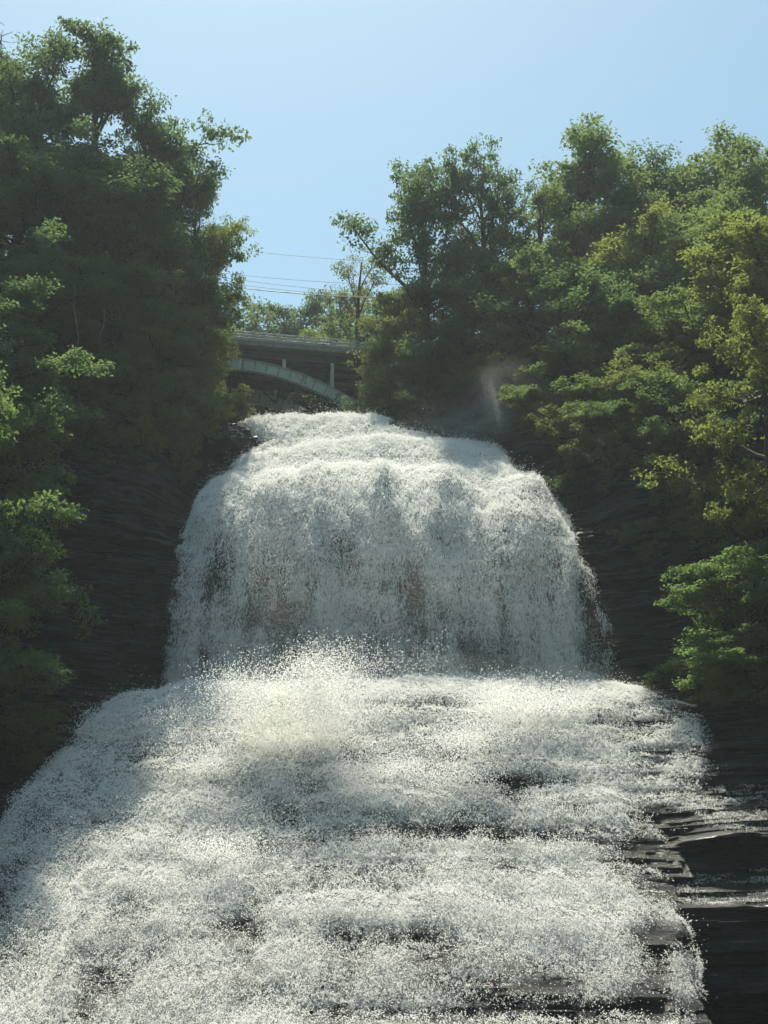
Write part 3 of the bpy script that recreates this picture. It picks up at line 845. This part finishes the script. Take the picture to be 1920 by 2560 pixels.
def place(kindk, px, top, d, rad, tint, label, group, base_z=None, lean=(0, 0), name=None, rot=None, cat='tree', woodmat=None):
    (wm, cm), H, RC = KINDS[kindk]
    x, y, zt = at(px, top, d)
    zb = surf_z(float(x), float(d)) if base_z is None else base_z
    h = max(zt - zb, 2.5) * (1.05 if cat == 'tree' else 1.0)
    nm = name or {'oak': 'oak_tree', 'oak2': 'oak_tree', 'maple2': 'maple_tree', 'ash': 'ash_tree', 'maple': 'maple_tree', 'open': 'oak_tree', 'locust': 'locust_tree', 'near': 'maple_tree', 'bush': 'shrub', 'bare': 'bare_tree'}[kindk]
    o = empty(nm, (float(x), float(d), zb), random.uniform(0, 6.28) if rot is None else rot)
    o.rotation_euler[0] = lean[0]; o.rotation_euler[1] = lean[1]
    if cat == 'tree' and kindk != 'near' and d < 140: rad *= 1.15
    o.scale = (rad / RC, rad / RC, h / H)
    w = link('trunk' if cat == 'tree' else 'stem', wm, None, o)
    if cm is not None:
        c = link('crown' if cat == 'tree' else 'foliage', cm, None, o)
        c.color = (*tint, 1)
    tag(o, label, cat, group)
    o['h'] = round(h, 1)
    return o

G_ = (1.0, 1.0, 1.0); YG = (1.3, 1.2, 0.85); DK = (0.72, 0.82, 0.90); BL = (0.85, 0.98, 1.1); OL = (1.15, 1.02, 0.85); NB = (0.98, 1.12, 1.05)  # YG and DK also put sunlit and shaded looks into the leaf colour
LT = 'trees on the left bank'; RT = 'trees on the right bank'; BT = 'trees beyond the bridge'
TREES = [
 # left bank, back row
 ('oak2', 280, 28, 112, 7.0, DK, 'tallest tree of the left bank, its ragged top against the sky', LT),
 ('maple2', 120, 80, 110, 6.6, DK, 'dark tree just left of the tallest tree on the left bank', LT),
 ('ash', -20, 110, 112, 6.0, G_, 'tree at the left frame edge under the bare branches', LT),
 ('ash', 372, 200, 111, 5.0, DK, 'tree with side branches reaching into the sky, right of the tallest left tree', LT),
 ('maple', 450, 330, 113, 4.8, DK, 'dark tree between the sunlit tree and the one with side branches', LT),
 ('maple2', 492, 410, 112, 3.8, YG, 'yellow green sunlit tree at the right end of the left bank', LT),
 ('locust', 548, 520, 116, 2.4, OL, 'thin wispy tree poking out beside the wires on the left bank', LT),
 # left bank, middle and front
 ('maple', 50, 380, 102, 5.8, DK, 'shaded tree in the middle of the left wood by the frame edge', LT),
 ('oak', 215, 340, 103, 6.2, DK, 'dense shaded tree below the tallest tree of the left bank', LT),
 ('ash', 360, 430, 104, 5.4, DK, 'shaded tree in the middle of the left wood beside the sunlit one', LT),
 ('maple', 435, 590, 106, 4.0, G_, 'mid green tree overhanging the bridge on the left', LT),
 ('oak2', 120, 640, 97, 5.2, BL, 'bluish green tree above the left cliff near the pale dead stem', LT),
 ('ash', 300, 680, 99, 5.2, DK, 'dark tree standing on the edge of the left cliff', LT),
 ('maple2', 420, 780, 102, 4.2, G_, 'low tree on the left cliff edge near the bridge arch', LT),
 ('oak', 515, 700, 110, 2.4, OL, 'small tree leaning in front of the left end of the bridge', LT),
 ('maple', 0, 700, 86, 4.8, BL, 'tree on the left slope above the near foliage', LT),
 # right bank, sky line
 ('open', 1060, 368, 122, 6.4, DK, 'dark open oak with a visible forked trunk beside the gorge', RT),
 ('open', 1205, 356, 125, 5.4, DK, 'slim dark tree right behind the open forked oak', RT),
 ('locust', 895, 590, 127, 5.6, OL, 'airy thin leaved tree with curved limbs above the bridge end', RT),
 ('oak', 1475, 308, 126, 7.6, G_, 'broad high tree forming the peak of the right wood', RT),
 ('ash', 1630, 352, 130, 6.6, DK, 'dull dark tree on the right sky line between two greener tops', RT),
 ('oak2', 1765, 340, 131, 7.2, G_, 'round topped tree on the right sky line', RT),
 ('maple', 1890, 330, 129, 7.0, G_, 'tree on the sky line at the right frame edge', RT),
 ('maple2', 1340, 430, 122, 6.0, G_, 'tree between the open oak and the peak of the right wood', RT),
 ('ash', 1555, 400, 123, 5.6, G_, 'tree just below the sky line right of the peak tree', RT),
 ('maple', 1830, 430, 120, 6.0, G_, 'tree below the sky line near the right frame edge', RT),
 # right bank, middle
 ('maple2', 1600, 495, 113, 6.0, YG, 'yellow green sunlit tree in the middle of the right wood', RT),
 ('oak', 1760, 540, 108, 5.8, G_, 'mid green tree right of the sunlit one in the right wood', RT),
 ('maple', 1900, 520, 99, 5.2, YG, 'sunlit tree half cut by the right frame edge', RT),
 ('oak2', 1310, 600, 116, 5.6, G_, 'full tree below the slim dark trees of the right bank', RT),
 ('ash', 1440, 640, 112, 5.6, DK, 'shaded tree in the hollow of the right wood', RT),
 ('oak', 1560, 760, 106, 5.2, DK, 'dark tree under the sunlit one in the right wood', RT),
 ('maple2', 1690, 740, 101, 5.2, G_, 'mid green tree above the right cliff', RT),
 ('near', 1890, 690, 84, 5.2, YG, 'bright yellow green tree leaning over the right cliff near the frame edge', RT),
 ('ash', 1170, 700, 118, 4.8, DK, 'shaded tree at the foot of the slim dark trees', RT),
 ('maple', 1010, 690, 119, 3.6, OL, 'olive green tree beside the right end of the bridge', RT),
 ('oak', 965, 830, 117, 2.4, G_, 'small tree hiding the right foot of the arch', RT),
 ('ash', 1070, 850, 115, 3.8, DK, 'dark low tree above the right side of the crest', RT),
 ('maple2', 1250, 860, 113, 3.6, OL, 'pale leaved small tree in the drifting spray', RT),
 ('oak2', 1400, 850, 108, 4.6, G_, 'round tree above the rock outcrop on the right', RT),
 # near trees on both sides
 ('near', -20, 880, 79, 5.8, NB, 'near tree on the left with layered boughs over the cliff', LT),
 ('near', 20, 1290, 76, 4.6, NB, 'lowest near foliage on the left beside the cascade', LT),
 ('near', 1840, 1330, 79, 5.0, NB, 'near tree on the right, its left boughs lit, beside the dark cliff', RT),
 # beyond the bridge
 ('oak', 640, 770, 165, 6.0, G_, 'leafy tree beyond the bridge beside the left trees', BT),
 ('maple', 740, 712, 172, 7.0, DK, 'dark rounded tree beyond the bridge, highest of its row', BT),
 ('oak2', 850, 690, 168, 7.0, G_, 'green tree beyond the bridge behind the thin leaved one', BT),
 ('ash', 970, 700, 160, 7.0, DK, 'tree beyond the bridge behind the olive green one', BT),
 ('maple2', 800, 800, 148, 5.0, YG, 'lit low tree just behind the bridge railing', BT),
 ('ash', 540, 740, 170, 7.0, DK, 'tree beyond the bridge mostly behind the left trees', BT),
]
for t in TREES:
    place(*t)
place('bare', -10, -30, 106, 6.0, G_, 'leafless tree in the top left corner, twigs against the sky', LT)
for pts, d, lab in (([(192, 905), (196, 840), (190, 800), (184, 765), (190, 735), (186, 705)], 91.5, 'pale bare dead stem bent among the dark leaves on the left bank'),
                    ([(246, 850), (258, 815), (262, 790), (257, 770)], 92.5, 'short pale dead branch right of the bent dead stem'),
                    ([(205, 1010), (214, 1045), (206, 1025), (196, 985)], 90.5, 'thin pale dead branch low on the left cliff top')):
    P3 = [Vector(at(a, b, d)) for a, b in pts]
    r0 = P3[0].copy(); yb = float(face_y(np.array([r0.x]), np.array([r0.z]), False)[0]); P3.insert(0, Vector((r0.x, yb + 0.3, r0.z - 0.6)))
    t = empty('dead_tree', P3[0]); tag(t, lab, 'dead tree', 'dead stems on the left bank')
    Q = [p - P3[0] for p in P3]
    MB().tube(Q, [0.045 * (1 - 0.8 * i_ / (len(Q) - 1)) + 0.012 for i_ in range(len(Q))], 6).build('stem', M_DEAD, t, True)
    for i_ in range(2, len(Q) - 1):
        e = Q[i_] + Vector((random.uniform(-.9, .9), random.uniform(-.3, .3), random.uniform(0.2, .9)))
        MB().tube([Q[i_], Q[i_].lerp(e, .5) + Vector((0, 0, .06)), e], [0.018, 0.012, 0.006], 4).build('twig', M_DEAD, t, True)

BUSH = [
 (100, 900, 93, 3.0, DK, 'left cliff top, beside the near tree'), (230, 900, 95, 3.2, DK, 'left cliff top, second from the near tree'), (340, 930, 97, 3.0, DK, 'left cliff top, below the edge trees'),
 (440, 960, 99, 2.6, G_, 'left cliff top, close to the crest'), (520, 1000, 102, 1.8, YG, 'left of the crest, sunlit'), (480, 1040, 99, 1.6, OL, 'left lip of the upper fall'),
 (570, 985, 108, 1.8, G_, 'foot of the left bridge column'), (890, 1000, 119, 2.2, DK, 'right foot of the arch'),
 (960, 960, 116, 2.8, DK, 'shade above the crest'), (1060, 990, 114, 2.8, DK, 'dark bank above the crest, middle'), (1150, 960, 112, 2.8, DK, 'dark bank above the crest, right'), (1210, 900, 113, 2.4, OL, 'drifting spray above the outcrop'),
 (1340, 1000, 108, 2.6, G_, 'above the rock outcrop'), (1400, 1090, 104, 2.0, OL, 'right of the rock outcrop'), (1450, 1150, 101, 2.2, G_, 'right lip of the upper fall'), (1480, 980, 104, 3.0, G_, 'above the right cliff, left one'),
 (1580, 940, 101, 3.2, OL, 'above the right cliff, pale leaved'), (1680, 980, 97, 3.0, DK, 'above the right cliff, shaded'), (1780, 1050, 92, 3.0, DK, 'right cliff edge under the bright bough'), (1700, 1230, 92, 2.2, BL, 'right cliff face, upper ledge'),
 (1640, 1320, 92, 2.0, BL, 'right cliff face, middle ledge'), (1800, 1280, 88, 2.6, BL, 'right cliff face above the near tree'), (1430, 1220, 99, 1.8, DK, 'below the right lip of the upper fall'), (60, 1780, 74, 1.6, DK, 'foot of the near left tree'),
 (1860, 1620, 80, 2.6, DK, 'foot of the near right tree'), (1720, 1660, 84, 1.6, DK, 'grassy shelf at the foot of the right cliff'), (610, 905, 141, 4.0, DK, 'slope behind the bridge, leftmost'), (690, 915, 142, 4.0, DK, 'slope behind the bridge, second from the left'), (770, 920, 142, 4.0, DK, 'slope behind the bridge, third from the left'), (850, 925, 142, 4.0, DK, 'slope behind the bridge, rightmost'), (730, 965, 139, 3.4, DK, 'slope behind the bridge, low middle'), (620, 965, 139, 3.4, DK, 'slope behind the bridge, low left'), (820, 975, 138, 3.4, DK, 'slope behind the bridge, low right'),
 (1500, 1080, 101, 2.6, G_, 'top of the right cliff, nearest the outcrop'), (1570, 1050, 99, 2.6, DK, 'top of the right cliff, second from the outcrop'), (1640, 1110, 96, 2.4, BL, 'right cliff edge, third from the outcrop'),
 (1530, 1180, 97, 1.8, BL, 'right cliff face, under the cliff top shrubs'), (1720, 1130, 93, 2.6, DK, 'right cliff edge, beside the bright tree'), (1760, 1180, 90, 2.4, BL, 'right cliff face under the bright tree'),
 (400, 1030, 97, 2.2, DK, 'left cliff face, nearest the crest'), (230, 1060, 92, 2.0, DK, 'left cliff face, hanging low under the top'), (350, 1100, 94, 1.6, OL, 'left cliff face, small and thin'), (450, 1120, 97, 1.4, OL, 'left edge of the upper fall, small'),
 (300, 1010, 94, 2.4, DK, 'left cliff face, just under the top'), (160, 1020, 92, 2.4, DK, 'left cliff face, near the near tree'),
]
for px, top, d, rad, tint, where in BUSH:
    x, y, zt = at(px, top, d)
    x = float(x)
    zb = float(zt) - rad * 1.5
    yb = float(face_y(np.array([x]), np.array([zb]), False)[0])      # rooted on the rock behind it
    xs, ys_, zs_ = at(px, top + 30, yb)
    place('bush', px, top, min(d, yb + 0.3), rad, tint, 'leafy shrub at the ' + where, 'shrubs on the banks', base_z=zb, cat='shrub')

# ------------------------------------------------------------------ rock outcrops and loose slabs
def slab(name, cx, cy, cz, sx, sy, sz, seed, parent=None, rz=0.0):
    r = random.Random(seed); m = MB()
    nlev = 3; n = 10
    rads = [r.uniform(0.75, 1.0) for _ in range(n)]
    for l in range(nlev + 1):
        k = [0.93, 1.0, 0.97, 0.86][l] * r.uniform(.96, 1.04)
        for i in range(n):
            a = 2 * math.pi * i / n + 0.1
            cxx = math.copysign(abs(math.cos(a)) ** 0.6, math.cos(a)); cyy = math.copysign(abs(math.sin(a)) ** 0.6, math.sin(a))
            p = Vector((cxx * sx * .5 * rads[i] * k, cyy * sy * .5 * rads[i] * k, (l / nlev - .5) * sz + r.uniform(-.06, .06) * sz))
            p.rotate(Matrix.Rotation(rz, 3, 'Z'))
            m.v.append((cx + p.x, cy + p.y, cz + p.z))
    for l in range(nlev):
        for i in range(n):
            m.f.append((l * n + i, l * n + (i + 1) % n, (l + 1) * n + (i + 1) % n, (l + 1) * n + i))
    m.f.append(tuple(range(n - 1, -1, -1))); m.f.append(tuple(nlev * n + i for i in range(n)))
    return m.build(name, M_ROCK, parent)

oc = hit(1340, 1105, 1.4)
rk = empty('rock_outcrop', (0, 0, 0)); tag(rk, 'dark layered rock outcrop at the right end of the crest', kind='structure')
for k, (dx, dz, sx, sy, sz) in enumerate([(0, -1.2, 4.4, 3.6, .55), (.1, -.75, 4.2, 3.4, .4), (.25, -.42, 3.8, 3.2, .34), (.5, -.12, 3.4, 3.0, .34), (.75, .18, 2.8, 2.6, .30), (1.0, .42, 2.2, 2.2, .26)]):
    slab('rock_slab', oc[0] + dx, oc[1] + 0.12 * k, oc[2] + dz, sx, sy, sz, 200 + k, rk)
ol = at(575, 1085, 104)
rk = empty('rock_ledge', (0, 0, 0)); tag(rk, 'dark wet ledges at the left end of the crest with thin rills', kind='structure')
for k, (dx, dz, sx, sy, sz) in enumerate([(-.6, -.9, 3.4, 3.0, .5), (-.4, -.5, 3.2, 3.0, .32), (-.1, -.1, 3.4, 3.0, .34), (-.3, .35, 3.0, 2.8, .36), (.1, .75, 3.2, 3.0, .3), (-.2, 1.15, 2.6, 2.6, .34)]):
    slab('rock_slab', ol[0] + dx, ol[1] + 0.45 * k, ol[2] + dz, sx, sy, sz, 300 + k, rk)
# slabs standing proud of the two cliffs
for k in range(110):
    left = k % 2 == 0
    px, py = (random.uniform(150, 420), random.uniform(1120, 1700)) if left else (random.uniform(1420, 1720), random.uniform(1180, 1700))
    x, y, z = hit(px, py)
    if water_l(z) - .4 < x < water_r(z) + .4: continue
    slab('rock_slab', x, y + 0.28, z, random.uniform(1.0, 3.2), random.uniform(0.9, 1.5), random.uniform(0.10, 0.26), 400 + k, cliff_l if left else cliff_r, random.uniform(-.15, .15))

# ------------------------------------------------------------------ haze: even, thin moist air over the whole scene
def haze():
    m, nt, N, L = new_mat('haze_air')
    o = N('ShaderNodeOutputMaterial'); v = N('ShaderNodeVolumePrincipled')
    v.inputs['Color'].default_value = (0.80, 0.87, 0.95, 1)
    v.inputs['Density'].default_value = 0.00026
    v.inputs['Anisotropy'].default_value = 0.3
    L(v.outputs[0], o.inputs['Volume'])
    b = MB().box((0, 200, 55), (900, 900, 120)).build('haze', m)
    tag(b, 'thin bright moist air between the camera and the hills', kind='stuff')
haze()

# drifting mist where the water strikes: soft clouds of fine droplets
def mist(cx, cy, d, rx, ry, rz, dens, label, seed):
    x, y, z = (float(v) for v in at(cx, cy, d))
    m, nt, N, L = new_mat('mist')
    o = N('ShaderNodeOutputMaterial'); v = N('ShaderNodeVolumePrincipled')
    v.inputs['Color'].default_value = (0.95, 0.96, 0.97, 1); v.inputs['Anisotropy'].default_value = 0.25
    tc = N('ShaderNodeTexCoord')
    ln = N('ShaderNodeVectorMath'); ln.operation = 'LENGTH'; L(tc.outputs['Object'], ln.inputs[0])
    fa = N('ShaderNodeMapRange'); fa.interpolation_type = 'SMOOTHSTEP'
    fa.inputs['From Min'].default_value = 1.0; fa.inputs['From Max'].default_value = 0.1
    L(ln.outputs['Value'], fa.inputs['Value'])
    ad = N('ShaderNodeVectorMath'); ad.operation = 'ADD'; ad.inputs[1].default_value = (seed * 3.1, seed, 0); L(tc.outputs['Object'], ad.inputs[0])
    n = noise(nt, 1.6, 3, 0.6, ad.outputs[0])
    nr = N('ShaderNodeMapRange'); nr.inputs['From Min'].default_value = 0.35; nr.inputs['From Max'].default_value = 0.7; L(n, nr.inputs['Value'])
    mu = N('ShaderNodeMath'); mu.operation = 'MULTIPLY'; L(fa.outputs[0], mu.inputs[0]); L(nr.outputs[0], mu.inputs[1])
    m2 = N('ShaderNodeMath'); m2.operation = 'MULTIPLY'; m2.inputs[1].default_value = dens; L(mu.outputs[0], m2.inputs[0])
    L(m2.outputs[0], v.inputs['Density']); L(v.outputs[0], o.inputs['Volume'])
    bpy_me = bpy.data.meshes.new('mist')
    import bmesh
    bm = bmesh.new(); bmesh.ops.create_icosphere(bm, subdivisions=2, radius=1.0); bm.to_mesh(bpy_me); bm.free()
    ob = link('mist', bpy_me, m); ob.location = (x, y, z); ob.scale = (rx, ry, rz)
    tag(ob, label, kind='stuff')
mist(930, 1560, 86.0, 17, 2.0, 7.5, 0.10, 'thin veil of mist before the upper fall', 9)
mist(1010, 1750, 83.5, 17, 2.8, 3.2, 0.30, 'pale mist along the foot of the upper fall', 1)
mist(540, 1880, 79, 9, 2.4, 4.6, 0.22, 'pale mist over the shaded left part of the cascade', 2)
mist(1270, 1010, 105.5, 5.0, 3.0, 4.5, 0.13, 'wisp of mist rising beside the rock outcrop', 3)
mist(1170, 1060, 105, 6.0, 2.5, 2.6, 0.16, 'low veil of mist over the right side of the crest', 7)
mist(760, 1880, 77.5, 5, 2, 3.4, 0.06, 'mist round the splash in the middle of the cascade', 4)
